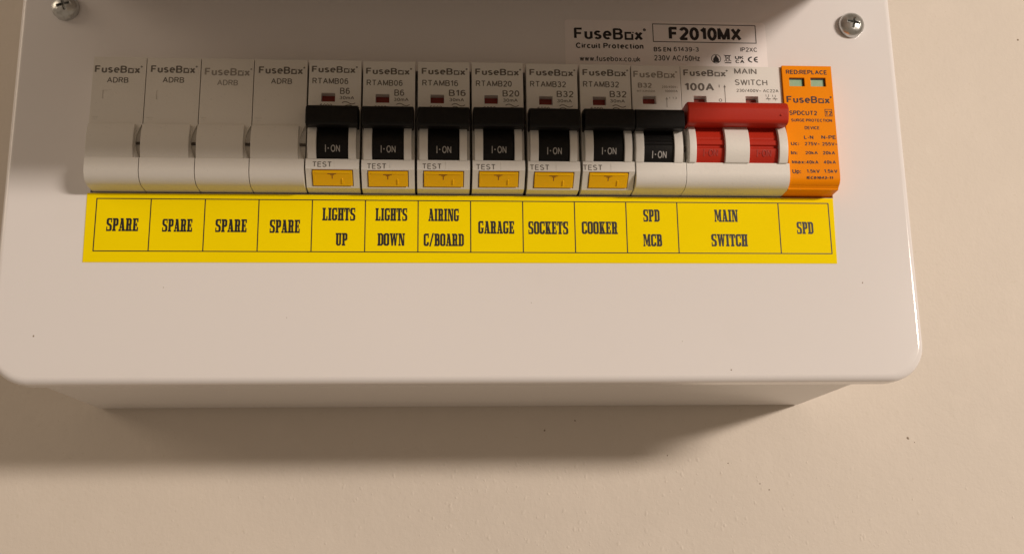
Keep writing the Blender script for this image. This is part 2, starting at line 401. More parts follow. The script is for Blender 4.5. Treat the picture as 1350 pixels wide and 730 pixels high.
# a plain stroke-built sans: every glyph is a set of centre lines on a cap height of 1
def _ell(cx, cy, rx, ry, a0, a1, n=12):
    return [(cx+rx*cos(radians(a0+(a1-a0)*i/n)), cy+ry*sin(radians(a0+(a1-a0)*i/n))) for i in range(n+1)]
def sans_glyphs():
    G = {}
    G['A'] = (.72, [[(0, 0), (.36, 1), (.72, 0)], [(.13, .34), (.59, .34)]])
    G['B'] = (.60, [[(.36, .53), (0, .53), (0, 1), (.34, 1)] , _ell(.34, .765, .22, .235, 90, -90, 8), [(0, .53), (0, 0), (.36, 0)], _ell(.36, .265, .24, .265, 90, -90, 8)])
    G['C'] = (.68, [_ell(.36, .5, .36, .5, 42, 318, 16)])
    G['D'] = (.66, [[(.28, 0), (0, 0), (0, 1), (.28, 1)] + _ell(.28, .5, .38, .5, 90, -90, 12)[1:]])
    G['E'] = (.56, [[(.56, 0), (0, 0), (0, 1), (.55, 1)], [(0, .53), (.51, .53)]])
    G['F'] = (.53, [[(0, 0), (0, 1), (.53, 1)], [(0, .52), (.47, .52)]])
    G['G'] = (.72, [_ell(.37, .5, .37, .5, 42, 330, 16) + [(.70, .47), (.42, .47)]])
    G['H'] = (.64, [[(0, 0), (0, 1)], [(.64, 0), (.64, 1)], [(0, .53), (.64, .53)]])
    G['I'] = (.0, [[(0, 0), (0, 1)]])
    G['K'] = (.62, [[(0, 0), (0, 1)], [(.60, 1), (0, .36)], [(.22, .60), (.62, 0)]])
    G['L'] = (.50, [[(0, 1), (0, 0), (.50, 0)]])
    G['M'] = (.74, [[(0, 0), (0, 1), (.37, .06), (.74, 1), (.74, 0)]])
    G['N'] = (.64, [[(0, 0), (0, 1), (.64, 0), (.64, 1)]])
    G['O'] = (.76, [_ell(.38, .5, .38, .5, 0, 360, 20)])
    G['P'] = (.58, [[(0, 0), (0, 1), (.34, 1)] + _ell(.34, .74, .24, .26, 90, -90, 8)[1:] + [(0, .48)]])
    G['R'] = (.62, [[(0, 0), (0, 1), (.36, 1)] + _ell(.36, .745, .235, .255, 90, -90, 8)[1:] + [(0, .49)], [(.33, .49), (.62, 0)]])
    G['S'] = (.60, [_ell(.30, .75, .27, .25, 30, 200, 8) + [(.12, .585), (.48, .44)] + _ell(.30, .26, .29, .26, 25, -160, 8)])
    G['T'] = (.64, [[(0, 1), (.64, 1)], [(.32, 1), (.32, 0)]])
    G['U'] = (.64, [[(0, 1)] + _ell(.32, .32, .32, .32, 180, 360, 10) + [(.64, 1)]])
    G['V'] = (.68, [[(0, 1), (.34, 0), (.68, 1)]])
    G['W'] = (.98, [[(0, 1), (.25, 0), (.49, 1), (.73, 0), (.98, 1)]])
    G['X'] = (.64, [[(0, 0), (.62, 1)], [(.02, 1), (.64, 0)]])
    G['Z'] = (.58, [[(.02, 1), (.57, 1), (0, 0), (.58, 0)]])
    G['0'] = (.52, [_ell(.26, .5, .26, .5, 0, 360, 16)])
    G['1'] = (.30, [[(0, .76), (.26, 1), (.26, 0)]])
    G['2'] = (.52, [_ell(.26, .72, .25, .28, 165, -30, 9) + [(0, 0), (.53, 0)]])
    G['3'] = (.52, [_ell(.25, .755, .22, .245, 155, -85, 9), [(.18, .525), (.27, .525)], _ell(.25, .27, .26, .27, 85, -160, 9)])
    G['4'] = (.56, [[(.42, 0), (.42, 1), (0, .28), (.56, .28)]])
    G['5'] = (.52, [[(.48, 1), (.09, 1), (.03, .52)] + _ell(.25, .33, .27, .33, 130, -155, 10)])
    G['6'] = (.53, [_ell(.27, .32, .26, .32, 0, 360, 14), _ell(.30, .62, .29, .38, 190, 50, 7)])
    G['7'] = (.52, [[(0, 1), (.52, 1), (.20, 0)]])
    G['9'] = (.53, [_ell(.26, .68, .26, .32, 0, 360, 14), _ell(.23, .38, .29, .38, 10, -130, 7)])
    G['a'] = (.46, [_ell(.22, .50, .20, .22, 150, 0, 7) + [(.43, 0)], [(.43, .42), (.20, .40)] + _ell(.19, .20, .19, .20, 90, 300, 7) + [(.43, .18)]])
    G['b'] = (.50, [[(0, 0), (0, 1)], _ell(.25, .36, .25, .36, 0, 360, 14)])
    G['c'] = (.46, [_ell(.25, .36, .25, .36, 45, 315, 12)])
    G['e'] = (.50, [[(.0, .38), (.50, .38)] + _ell(.25, .36, .25, .36, 5, 310, 14)])
    G['f'] = (.30, [[(.13, 0), (.13, .80)] + _ell(.27, .80, .14, .20, 180, 80, 5), [(0, .70), (.28, .70)]])
    G['i'] = (.0, [[(0, 0), (0, .72)], [(0, .90), (0, 1.0)]])
    G['k'] = (.46, [[(0, 0), (0, 1)], [(.42, .72), (0, .28)], [(.16, .44), (.46, 0)]])
    G['l'] = (.0, [[(0, 0), (0, 1)]])
    G['m'] = (.72, [[(0, 0), (0, .72)], _ell(.18, .52, .18, .20, 180, 0, 6) + [(.36, 0)], _ell(.54, .52, .18, .20, 180, 0, 6) + [(.72, 0)]])
    G['n'] = (.44, [[(0, 0), (0, .72)], _ell(.22, .50, .22, .22, 180, 0, 7) + [(.44, 0)]])
    G['o'] = (.52, [_ell(.26, .36, .26, .36, 0, 360, 14)])
    G['p'] = (.50, [[(0, .72), (0, -.26)], _ell(.25, .36, .25, .36, 0, 360, 14)])
    G['r'] = (.26, [[(0, 0), (0, .72)], _ell(.24, .46, .24, .26, 180, 80, 5)])
    G['s'] = (.42, [_ell(.21, .535, .19, .185, 35, 200, 7) + [(.10, .42), (.33, .31)] + _ell(.21, .19, .20, .19, 25, -155, 7)])
    G['t'] = (.28, [[(.12, .95), (.12, .14)] + _ell(.25, .14, .13, .14, 180, 280, 4), [(0, .70), (.28, .70)]])
    G['u'] = (.44, [[(0, .72)] + _ell(.22, .22, .22, .22, 180, 360, 7) + [(.44, .72)], [(.44, .3), (.44, 0)]])
    G['w'] = (.68, [[(0, .72), (.17, 0), (.34, .72), (.51, 0), (.68, .72)]])
    G['x'] = (.46, [[(0, 0), (.44, .72)], [(.02, .72), (.46, 0)]])
    G['z'] = (.42, [[(.01, .72), (.41, .72), (0, 0), (.42, 0)]])
    G['-'] = (.28, [[(0, .38), (.28, .38)]])
    G['~'] = (.46, [[(0, .34), (.1, .46), (.22, .44), (.34, .34), (.46, .46)]])
    G['/'] = (.34, [[(0, -.02), (.34, 1.02)]])
    G['.'] = (.0, [[(0, -.02), (0, .17)]])
    G[':'] = (.0, [[(0, -.02), (0, .18)], [(0, .48), (0, .68)]])
    return G
SANS = sans_glyphs()
def sans_word(t, st):
    w = {'h': .265, 'b': .23, 'm': .17, 'l': .09}[st]; gap = w + {'h': .05, 'b': .09, 'm': .12, 'l': .14}[st]
    if t in ('FuseB', 'x'): w, gap = .215, .31
    polys = []; x = 0
    for ch in t:
        if ch == ' ': x += .36; continue
        adv, lines = SANS[ch]
        for ln in lines:
            for i, ((a, b), (c, d)) in enumerate(zip(ln, ln[1:])):
                l = sqrt((c-a)**2+(d-b)**2)
                if l < 1e-6: continue
                ux, uy = (c-a)/l*w*.5, (d-b)/l*w*.5
                e0 = .45 if i else 0.0; e1 = .45 if i < len(ln)-2 else 0.0
                a2, b2, c2, d2 = a-ux*e0, b-uy*e0, c+ux*e1, d+uy*e1
                polys.append([(x+a2-uy, b2+ux), (x+c2-uy, d2+ux), (x+c2+uy, d2-ux), (x+a2+uy, b2-ux)])
        x += adv + gap
    # keep strokes inside the cap height: pull the centre lines in by half a stroke
    h = w*.5
    out = []
    for q in polys: out.append([(a, b) for a, b in q])
    return out

def rect_o(x0, z0, x1, z1, w):
    return rects((x0, z0, x1, z0+w), (x0, z1-w, x1, z1), (x0, z0+w, x0+w, z1-w), (x1-w, z0+w, x1, z1-w))
def arc_poly(cx, cz, r, w, a0, a1, n=14, sx=1.0):
    q = []
    for i in range(n):
        t0 = radians(a0+(a1-a0)*i/n); t1 = radians(a0+(a1-a0)*(i+1)/n)
        q.append([(cx+sx*r*cos(t0), cz+r*sin(t0)), (cx+sx*r*cos(t1), cz+r*sin(t1)), (cx+sx*(r-w)*cos(t1), cz+(r-w)*sin(t1)), (cx+sx*(r-w)*cos(t0), cz+(r-w)*sin(t0))])
    return q
def strip(pts, w):
    q = []
    for (a, b), (c, d) in zip(pts, pts[1:]):
        l = sqrt((c-a)**2+(d-b)**2); nx, nz = -(d-b)/l*w/2, (c-a)/l*w/2
        q.append([(a+nx, b+nz), (c+nx, d+nz), (c-nx, d-nz), (a-nx, b-nz)])
    return q

class Print:
    """flat ink: a mesh a few hundredths of a millimetre proud of the surface; each piece a hair above the last"""
    def __init__(s): s.mb = MB(); s.k = 0
    def poly(s, polys, pf, lift=0.03):
        for q in polys:
            dz = lift + 0.0012*(s.k % 29); s.k += 1
            s.mb.add([(x, pf(z)+dz, z) for x, z in q], [tuple(range(len(q)))])
    def font(s, t, st, x0, x1, z0, z1, pf, lift=0.03):
        polys = sans_word(t, st)
        pts = [v for q in polys for v in q]
        ax = min(v[0] for v in pts); bx = max(v[0] for v in pts); ay = min(v[1] for v in pts); by = max(v[1] for v in pts)
        if bx-ax < .22: bx, ax = ax+.11+.11, ax
        sx = (x1-x0)/(bx-ax); sz = (z1-z0)/(by-ay)
        s.poly([[(x0+(a-ax)*sx, z0+(b-ay)*sz) for a, b in q] for q in polys], pf, lift)
    def item(s, it, pf):
        t, x0, x1, z0, z1, st = it
        w = x1-x0; h = z1-z0
        if t == '@LOGO':
            s.font('FuseB', 'b', x0, x0+w*.680, z0, z1, pf)
            a, b = x0+w*.700, x0+w*.822; th = h*.17; zt = z0+h*.70
            s.poly(rects((a, z0, a+th, zt), (a+th, z0, b, z0+th), (a+th, zt-th, b-th*.9, zt), (b-th, z0+th, b, zt-th*1.05), (b-th*.45, zt-th*.6, b+th*.25, zt)), pf)
            s.font('x', 'b', x0+w*.836, x0+w*.955, z0, zt, pf)
            s.poly(arc_poly(x0+w*.98, z1-h*.10, w*.022, w*.012, 0, 360, 8), pf)
            s.poly(rects((x0+w*.974, z1-h*.14, x0+w*.986, z1-h*.06)), pf)
        elif t == '@BOX': s.poly(rect_o(x0, z0, x1, z1, min(0.28, h*.075)), pf)
        elif t == '@WAVE':
            n = 10
            s.poly(strip([(x0+w*i/n, z0+h*.62+h*.42*sin(2*pi*i/n)) for i in range(n+1)], 0.26), pf)
            z2 = z0-1.0
            if st == 'b': s.poly(strip([(x0+w*i/n, z2+h*.62+h*.42*sin(2*pi*i/n)) for i in range(n+1)], 0.26), pf)
            else: s.poly(strip([(x0+w*.1+w*.8*i/n, z2+h*.2+h*.7*sin(pi*i/n)) for i in range(n+1)], 0.26), pf)
        elif t == '@ARROW':
            cx = (x0+x1)/2
            s.poly(rects((cx-.10, z0, cx+.10, z1-.8)), pf)
            s.poly([[(cx-.42, z1-.95), (cx+.42, z1-.95), (cx, z1)]], pf)
        elif t == '@SW':
            cx = (x0+x1)/2
            s.poly(rects((cx+.05, z0+h*.55, cx+.22, z1), (cx+.05, z0, cx+.22, z0+h*.2), (x0, z0+h*.22, x1, z0+h*.34), (x0, z1-h*.35, x0+.16, z1)), pf)
            s.poly(strip([(cx+.1, z0+h*.25), (cx-.45, z0+h*.6)], .15), pf)
        elif t == '@HOUSE':
            cx = (x0+x1)/2; cz = (z0+z1)/2; r = w/2
            s.poly(arc_poly(cx, cz, r, .22, 0, 360, 20), pf)
            s.poly(rects((cx-r*.58, cz-r*.75, cx+r*.58, cz-r*.05)), pf)
            s.poly([[(cx-r*.58, cz-r*.05), (cx+r*.58, cz-r*.05), (cx+r*.3, cz+r*.38), (cx-r*.3, cz+r*.38)]], pf)
            s.poly(arc_poly(cx, cz+r*.55, r*.24, r*.235, 0, 360, 8), pf)
        elif t == '@BIN':
            s.poly(strip([(x0+w*.02, z1), (x1-w*.02, z0+h*.22)], .2), pf)
            s.poly(strip([(x1-w*.02, z1), (x0+w*.02, z0+h*.22)], .2), pf)
            s.poly(rects((x0+w*.18, z1-h*.16, x1-w*.18, z1-h*.04), (x0+w*.1, z0, x1-w*.02, z0+h*.11)), pf)
            s.poly(strip([(x0+w*.22, z1-h*.1), (x0+w*.32, z0+h*.25), (x1-w*.32, z0+h*.25), (x1-w*.22, z1-h*.1)], .22), pf)
        elif t == '@C': s.poly(arc_poly(x1, (z0+z1)/2, h/2, .42, 90, 270, 12, w/(h/2)), pf)
        elif t == '@E':
            s.poly(arc_poly(x1, (z0+z1)/2, h/2, .42, 90, 270, 12, w/(h/2)), pf)
            s.poly(rects((x0+.3, (z0+z1)/2-.19, x1-.1, (z0+z1)/2+.19)), pf)
        elif st == 's':
            polys = slab_word(t)
            xs = [a for q in polys for a, b in q]; ax, bx = min(xs), max(xs)
            s.poly([[(x0+(a-ax)/(bx-ax)*w, z0+b*h) for a, b in q] for q in polys], pf)
        else: s.font(t, st, x0, x1, z0, z1, pf)
    def done(s, name, m, parent, org, label=None):
        me = s.mb.mesh(name, m, org)
        o = link(bpy.data.objects.new(name, me), parent)
        if label: o['label'] = label
        return o

flat = lambda p: (lambda z: p)

# ------------------------------------------------------------------ the wall
mb = MB()
n = 1
mb.add([(-1600, -DC, -1500), (1600, -DC, -1500), (1600, -DC, 1500), (-1600, -DC, 1500)], [(0, 1, 2, 3)])
me = mb.mesh('wall', M['wall'])
wall = link(bpy.data.objects.new('wall', me)); wall.location = (0, -DC*MM, 0)
wall['kind'] = 'structure'
nb = MB()
def bump_dot(x, z, r, base, h):
    k = 7; rr = [r*random.uniform(.7, 1.25) for _ in range(k)]
    vs = [(x+rr[i]*cos(2*pi*i/k), base-0.02, z+rr[i]*sin(2*pi*i/k)) for i in range(k)] + [(x, base+h, z)]
    nb.add(vs, [(i, (i+1) % k, k) for i in range(k)])
for x, z, r in [(32.2, -68.4, .5), (44.6, -64.5, .42), (182.4, -72.6, .62), (185, -74.3, .25), (251.3, 106.0, .6), (119.2, -90.4, .3), (122.8, -92.8, .3), (106.6, -82.1, .3), (81.9, -78.8, .28)]:
    bump_dot(x, z, r, -DC, .25)
o = link(bpy.data.objects.new('paint_grit', nb.mesh('paint_grit', M['nib'])), wall)
o.parent = wall; o.location = (0, 0, 0); o['kind'] = 'stuff'
# small raised runs of roller stipple in the wall paint
sb = MB()
for i in range(900):
    x = random.gauss(55, 75); z = random.uniform(-150, -80); r = random.uniform(.25, .8); h = random.uniform(.02, .10)*r/.5
    k = 8; a0 = random.uniform(0, 6.28); el = random.uniform(1.0, 1.9); tl = random.uniform(-.5, .5)
    rr = [random.uniform(.8, 1.2) for _ in range(k)]
    def pt(q, j, e):
        u, v = q*r*rr[j]*cos(2*pi*j/k), q*r*el*rr[j]*sin(2*pi*j/k)
        return (x+u*cos(tl)-v*sin(tl), -DC+e, z+u*sin(tl)+v*cos(tl))
    sb.add([pt(1.15, j, -.03) for j in range(k)] + [pt(.62, j, h*.66) for j in range(k)] + [(x, -DC+h, z)],
           [(j, (j+1) % k, k+(j+1) % k, k+j) for j in range(k)] + [(k+j, k+(j+1) % k, 2*k) for j in range(k)])
me = sb.mesh('paint_stipple', M['wall'])
for p in me.polygons: p.use_smooth = True
o = link(bpy.data.objects.new('paint_stipple', me), wall); o['kind'] = 'stuff'

# ------------------------------------------------------------------ the consumer unit: enclosure, cover, lid, screws
XL, XR, ZB, ZT = -153.8, 152.55, -61.4, 178.0
unit = thing('consumer_unit', 'white wall mounted consumer unit with rounded cover holding a row of switches', 'fuse box', (0, -DC, ZB))
UO = (0, -DC, ZB)
mb = MB(); mb.box(-144.8, 137.8, -DC+0.3, -7.9, -58.8, 174)
finish(mb.mesh('enclosure', M['enclosure'], UO), 'enclosure', unit, org=UO, bevel=1.6, seg=4)

def rrect(x0, x1, z0, z1, r, n=10):
    pts = []
    for cx, cz, a in ((x1-r, z0+r, -90), (x1-r, z1-r, 0), (x0+r, z1-r, 90), (x0+r, z0+r, 180)):
        for i in range(n+1):
            t = radians(a+90*i/n); pts.append((cx+r*cos(t), cz+r*sin(t)))
    return pts
RC, RB = 12.5, 2.3
prof = [(0.0, -8.0), (0.0, -RB)] + [(RB*(1-cos(radians(a))), -RB+RB*sin(radians(a))) for a in (15, 30, 45, 60, 75, 90)]
bm = bmesh.new(); loops = []
for ins, p in prof:
    loops.append([bm.verts.new((x*MM, -(p-UO[1])*MM, (z-UO[2])*MM)) for x, z in rrect(XL+ins, XR-ins, ZB+ins, ZT-ins, RC-ins)])
N = len(loops[0])
for a, b in zip(loops, loops[1:]):
    for i in range(N): bm.faces.new((a[i], a[(i+1) % N], b[(i+1) % N], b[i]))
HX0, HX1, HZ0, HZ1 = -125.6, 125.2, 2.0, 46.85
def ringv(p, d=0): return [bm.verts.new((x*MM, -(p-UO[1])*MM, (z-UO[2])*MM)) for x, z in ((HX0-d, HZ0-d), (HX1+d, HZ0-d), (HX1+d, HZ1+d), (HX0-d, HZ1+d))]
h0 = ringv(0); h1 = ringv(-8)
for i in range(4): bm.faces.new((h0[i], h0[(i+1) % 4], h1[(i+1) % 4], h1[i]))
def fill(outer, inner):
    es = []
    for lp in (outer, inner):
        for i in range(len(lp)):
            e = bm.edges.get((lp[i], lp[(i+1) % len(lp)])) or bm.edges.new((lp[i], lp[(i+1) % len(lp)]))
            es.append(e)
    bmesh.ops.triangle_fill(bm, use_beauty=True, use_dissolve=False, edges=es)
fill(loops[-1], h0); fill(loops[0], h1)
bmesh.ops.recalc_face_normals(bm, faces=bm.faces)
me = bpy.data.meshes.new('front_cover'); bm.to_mesh(me); bm.free()
me.materials.append(M['cover'])
finish(me, 'front_cover', unit, bevel=0)

# the lid over the switches, hinged at its top and swung up and out, above the picture
mb = MB()
LX0, LX1 = -138.0, 132.5
out = []; inn = []
for i in range(13):
    t = i/12
    p, z = 2+108*t, 84-55.5*t+2.0*sin(pi*t)
    out.append((p, z+1.2)); inn.append((p, z-1.2))
mb.prism(out+inn[::-1], LX0, LX1)
finish(mb.mesh('lid', M['lid'], UO), 'lid', unit, org=UO, bevel=0.5)
mb = MB(); mb.prism([(3*cos(2*pi*i/14)+2.2, 84+3*sin(2*pi*i/14)) for i in range(14)], LX0+20, LX1-20)
finish(mb.mesh('lid_hinge', M['lid'], UO), 'lid_hinge', unit, org=UO, bevel=0)

def screw(x, z, turn):
    me_prof = [(4.5, -0.2), (4.6, 0.4), (4.6, 1.3), (4.48, 1.8), (4.15, 2.4), (3.5, 3.0), (2.6, 3.45), (1.4, 3.75)]
    mb = MB(); n = 32
    for r, p in me_prof:
        mb.v += [(x+r*cos(2*pi*i/n), p, z+r*sin(2*pi*i/n)) for i in range(n)]
    mb.v.append((x, 3.85, z)); mb.v.append((x, -0.2, z))
    K = len(me_prof)
    for k in range(K-1):
        for i in range(n): mb.f.append((k*n+i, k*n+(i+1) % n, (k+1)*n+(i+1) % n, (k+1)*n+i))
    for i in range(n):
        mb.f.append(((K-1)*n+i, (K-1)*n+(i+1) % n, K*n)); mb.f.append((i, K*n+1, (i+1) % n))
    cuts = []
    for a in (turn, turn+90):
        c = MB(); ca, sa = cos(radians(a)), sin(radians(a)); L, w = 2.75, .52
        def q(u, v): return (x+u*ca-v*sa, z+u*sa+v*ca)
        top = [q(-L, -w), q(L, -w), q(L, w), q(-L, w)]; bot = [q(-L*.35, -w*.7), q(L*.35, -w*.7), q(L*.35, w*.7), q(-L*.35, w*.7)]
        c.add([(a0, 4.4, b0) for a0, b0 in top]+[(a0, 1.5, b0) for a0, b0 in bot], [(0, 1, 2, 3), (7, 6, 5, 4)]+[(i, (i+1) % 4, 4+(i+1) % 4, 4+i) for i in range(4)])
        cuts.append(c)
    return finish(mb.mesh('screw', M['zinc'], UO), 'screw', unit, cuts, UO, bevel=0.12, seg=1, angle=50)
s1 = screw(-138.4, 68.0, 18); s1['label'] = 'screw in the shade at the top left of the cover'
s2 = screw(136.9, 66.6, 78); s2['label'] = 'shiny screw in the light at the top right of the cover'
cg = MB(); nb = cg
for x, z, r in [(-139.8, -46, .35), (133, -28, .33), (85.9, -57.6, .3), (-60, -40, .16), (20, -35, .15), (-100, -30, .17), (70, -48, .14)]:
    bump_dot(x, z, r, 0, .12)
o = link(bpy.data.objects.new('dust_specks', nb.mesh('dust_specks', M['nib'], UO)), unit); o['kind'] = 'stuff'

# ------------------------------------------------------------------ stickers
rl = thing('rating_label', 'pale rating sticker with black print above the main switch', 'sticker', (69.6, 0, 48))
ro = (69.6, 0, 48)
mb = MB(); mb.plate(rrect(33.5, 105.6, 47.2, 67.3, 1.2, 4), 0.01, 0.10)
finish(mb.mesh('backing', M['sticker'], ro), 'backing', rl, org=ro, bevel=0)
pr = Print()
for it in TEXT['STICKER']: pr.item(it, flat(0.10))
pr.done('lettering', M['ink'], rl, ro)

st = thing('label_strip', 'long yellow label strip with black circuit names under the switches', 'label', (0, 0, -21.5))
so = (0, 0, -21.5)
mb = MB(); mb.plate([(-126.3, -21.65), (124.7, -21.3), (125.1, 1.85), (-126.5, 1.85)], 0.01, 0.18)
finish(mb.mesh('backing', M['yellow'], so), 'backing', st, org=so, bevel=0)
pr = Print(); cw = 17.6; zt, zb = 0.0, -17.87
pr.poly(rects((-123.2-.17, zt-.16, 123.2+.17, zt+.16), (-123.2-.17, zb-.16, 123.2+.17, zb+.16)), flat(.18))
for k in range(15):
    if k == 12: continue
    x = -123.2+cw*k
    pr.poly(rects((x-.17, zb, x+.17, zt)), flat(.18))
pr.done('ruling', M['ink'], st, so)
words = TEXT['STRIP']; groups = [[0], [1], [2], [3], [4, 5], [6, 7], [8, 9], [10], [11], [12], [13, 14], [15, 16], [17]]
for g in groups:
    pr = Print()
    for i in g: pr.item(words[i], flat(.18))
    pr.done('lettering', M['ink'], st, so, 'printed name ' + ' '.join(words[i][0] for i in g))

# ------------------------------------------------------------------ the modules
BD = [-125.0, -107.6, -89.8, -72.35, -54.6, -36.45, -18.3, 0.0, 18.2, 36.7, 54.8, 71.9, 107.1, 124.6]
Z0, Z1, PB = 2.5, 46.3, -22.0
LOWER = [(11, 10.6), (11, 7.4), (10.8, 6.0), (10.2, 4.7), (9.2, 3.6), (7.8, 2.9), (6.2, Z0)]
PLAIN = [(PB, Z1), (9, Z1), (9, 10.9)] + LOWER + [(PB, Z0)]
def guard(mb, x0, x1, zt=24.0, r=11.0, cp=2.4, cz=16.8, zb=10.4):
    mb.prism([(6, zb)] + arc(cp, cz, r, zb, zt, 14) + [(6, zt)], x0, x1)
def recess(x0, x1, z0, z1, p=12, d=5.8):
    c = MB(); c.box(x0, x1, d, p, z0, z1); return c

# four blanking modules
blank_labels = ['blank white module at the far left end above the first SPARE label',
                'blank white module with faint moulded mark above the second SPARE label',
                'blank white module with its grey print set lower, above the third SPARE label',
                'blank white module beside the black LIGHTS UP switch above the fourth SPARE label']
for k in range(4):
    x0, x1 = BD[k]+.13, BD[k+1]-.13
    org = ((x0+x1)/2, 0, Z0)
    t = thing('blank_module', blank_labels[k], 'blanking module', org, 'blank modules in the row')
    mb = MB(); mb.prism(PLAIN, x0, x1)
    c = MB(); c.plate([(x1-.25, 22.6), (x1-1.2, 20.6), (x1-1.75, 18.6), (x1-1.95, 16.8), (x1-1.75, 14.9), (x1-1.2, 13), (x1-.25, 11.2), (x1+1, 11.2), (x1+1, 22.6)], 7.7, 14)
    cut = [c]
    if k < 2:
        wx = x0+3.6
        c2 = MB(); c2.box(wx, wx+.35, 8.8, 10, 31.6, 34.6); cut.append(c2)
    if k == 0:
        c2 = MB(); c2.box(wx+.36, wx+3.0, 8.9, 10, 34.35, 34.6); cut.append(c2)
    c2 = MB(); c2.box(x0+.9, x0+2.6+.5*(k % 2), 8.85, 10, 24.9+.1*k, 25.1+.1*k); cut.append(c2)
    finish(mb.mesh('body', M['blank'], org), 'body', t, cut, org, bevel=0.28)
    mb = MB(); mb.prism([(6, 10.5)] + arc(-4.2, 16.2, 15.6, 10.5, 22.6, 14) + [(6, 22.6)], x0+.02, x1-2.05)
    finish(mb.mesh('switch_blank', M['blank'], org), 'switch_blank', t, None, org, bevel=0.22)
    mb = MB(); mb.box(x1-1.8, x1+.0, 7.5, 8.3, 16.1, 16.9)  # solid dark plug; the slot's inner shade is put in as colour
    finish(mb.mesh('slot_shade_plug', M['slot'], org), 'slot_shade_plug', t, None, org, bevel=0)
    for it in TEXT['BLANK%d' % k]:
        pr = Print(); pr.item(it, flat(9))
        pr.done('lettering', M['pale_ink'] if k == 2 else M['grey_ink'], t, org)

# six circuit breakers with test buttons: one is built, the rest are copies
A, B = (11.0, 7.2), (5.2, 2.5)
SL = sqrt((A[0]-B[0])**2+(A[1]-B[1])**2)
DX = ((B[0]-A[0])/SL, (B[1]-A[1])/SL); NX = (-DX[1], DX[0])
if NX[0] < 0: NX = (-NX[0], -NX[1])
def on_slope(s, h): return (A[0]+DX[0]*s+NX[0]*h, A[1]+DX[1]*s+NX[1]*h)
def slope_box(x0, x1, s0, s1, h0, h1):
    m = MB(); m.prism([on_slope(s0, h0), on_slope(s1, h0), on_slope(s1, h1), on_slope(s0, h1)], x0, x1); return m
LEVER = [(7, 28.8), (12, 28.4), (15.2, 27.6), (16.7, 26.8), (17.3, 25.6), (17.3, 21.3), (16.7, 20.5), (15, 20.4), (12, 21.0), (7, 21.9)]
HUB_R, HUB_P, HUB_Z = 9.75, 2.8, 16.8
hub = lambda z: HUB_P + sqrt(max(HUB_R**2-(z-HUB_Z)**2, 0))
def toggle(parent, org, cx, half, lx0, lx1, m, ink, ribs=False, ion=True):
    mb = MB()
    mb.prism(LEVER, lx0, lx1)
    mb.prism([(6, 10.3)] + arc(HUB_P, HUB_Z, HUB_R, 10.3, 22.5, 14) + [(6, 22.5)], cx-half, cx+half)
    if ribs:
        for z in (16.3, 17.5, 18.7):
            mb.prism([(hub(z-.25)-.5, z-.25), (hub(z-.25)+.03, z-.25), (hub(z)+.35, z), (hub(z+.25)+.03, z+.25), (hub(z+.25)-.5, z+.25)], cx-half+.1, cx+half-.1)
    tg = finish(mb.mesh('toggle_switch', m, org), 'toggle_switch', parent, None, org, bevel=0.5, seg=3, angle=40)
    if ion:
        pr = Print()
        dz = -.9 if ribs else 0
        pr.poly(rects((cx-2.3, 12.75+dz, cx-2.02, 15.0+dz)), hub, .13)
        pr.poly(arc_poly(cx-1.25, 13.9+dz, .24, .23, 0, 360, 8), hub, .13)
        pr.font('ON', 'm', cx-.45, cx+2.55, 12.75+dz, 15.0+dz, hub, .13)
        pr.done('lettering', ink, tg, org)
    return tg

def make_breaker(org):
    t = thing('circuit_breaker', '-', 'circuit breaker', org, 'circuit breakers with amber test buttons in the row')
    ox = org[0]; x0, x1 = ox-8.68, ox+8.68
    mb = MB(); mb.prism([(PB, Z1), (9, Z1), (9, 10.9), (11, 10.6), A, B, (PB, Z0)], x0, x1)
    cut = [recess(ox-4.44, ox+.13, 31.4, 34.45)]
    c = MB(); c.box(ox+.5, ox+.62, 10.85, 12, 7.5, 10.2); cut.append(c)
    cut.append(slope_box(ox-6.75, ox+6.75, .30, 6.85, -1.6, 3))
    finish(mb.mesh('body', M['body'], org), 'body', t, cut, org, bevel=0.25)
    mb = MB(); guard(mb, ox-8.0, ox-5.2); guard(mb, ox+5.2, ox+7.7)
    finish(mb.mesh('switch_guard', M['body'], org), 'switch_guard', t, None, org, bevel=0.25)
    toggle(t, org, ox-.05, 5.12, ox-8.5, ox+8.45, M['black'], M['white_ink'])
    bm_ = slope_box(ox-6.45, ox+6.45, .85, 6.4, -1.4, .35)
    bm_.prism([on_slope(3.3, .2), on_slope(5.5, .2), on_slope(5.4, .62), on_slope(3.5, .62)], ox+2.9, ox+3.35)
    bm_.prism([on_slope(1.1, .2), on_slope(1.55, .2), on_slope(1.5, .5), on_slope(1.15, .5)], ox-5.6, ox+5.6)
    b = finish(bm_.mesh('test_button', M['button'], org), 'test_button', t, None, org, bevel=0.55, seg=3)
    # small T mark and arc of print on the button
    pr = MB()
    def sp(x, s, h=.38): p, z = on_slope(s, h); return (x, p, z)
    for a0, a1, s0, s1 in ((-1.6, 1.2, 1.55, 1.85), (-.25, .05, 2.0, 3.6), (-.75, .55, 2.0, 2.25)):
        pr.add([sp(ox+a0, s0), sp(ox+a1, s0), sp(ox+a1, s1), sp(ox+a0, s1)], [(0, 1, 2, 3)])
    link(bpy.data.objects.new('lettering', pr.mesh('lettering', M['amber_ink'], org)), b)
    mb = MB(); mb.box(ox-4.4, ox+.09, 5.0, 6.4, 31.45, 34.4)
    finish(mb.mesh('indicator_flag', M['flag'], org), 'indicator_flag', t, None, org, bevel=0)
    return t
def dup(root, loc):
    r = root.copy(); COL.objects.link(r); r.location = loc
    for ch in list(root.children):
        c = ch.copy(); COL.objects.link(c); c.parent = r
        for g in ch.children:
            d = g.copy(); COL.objects.link(d); d.parent = c
    return r
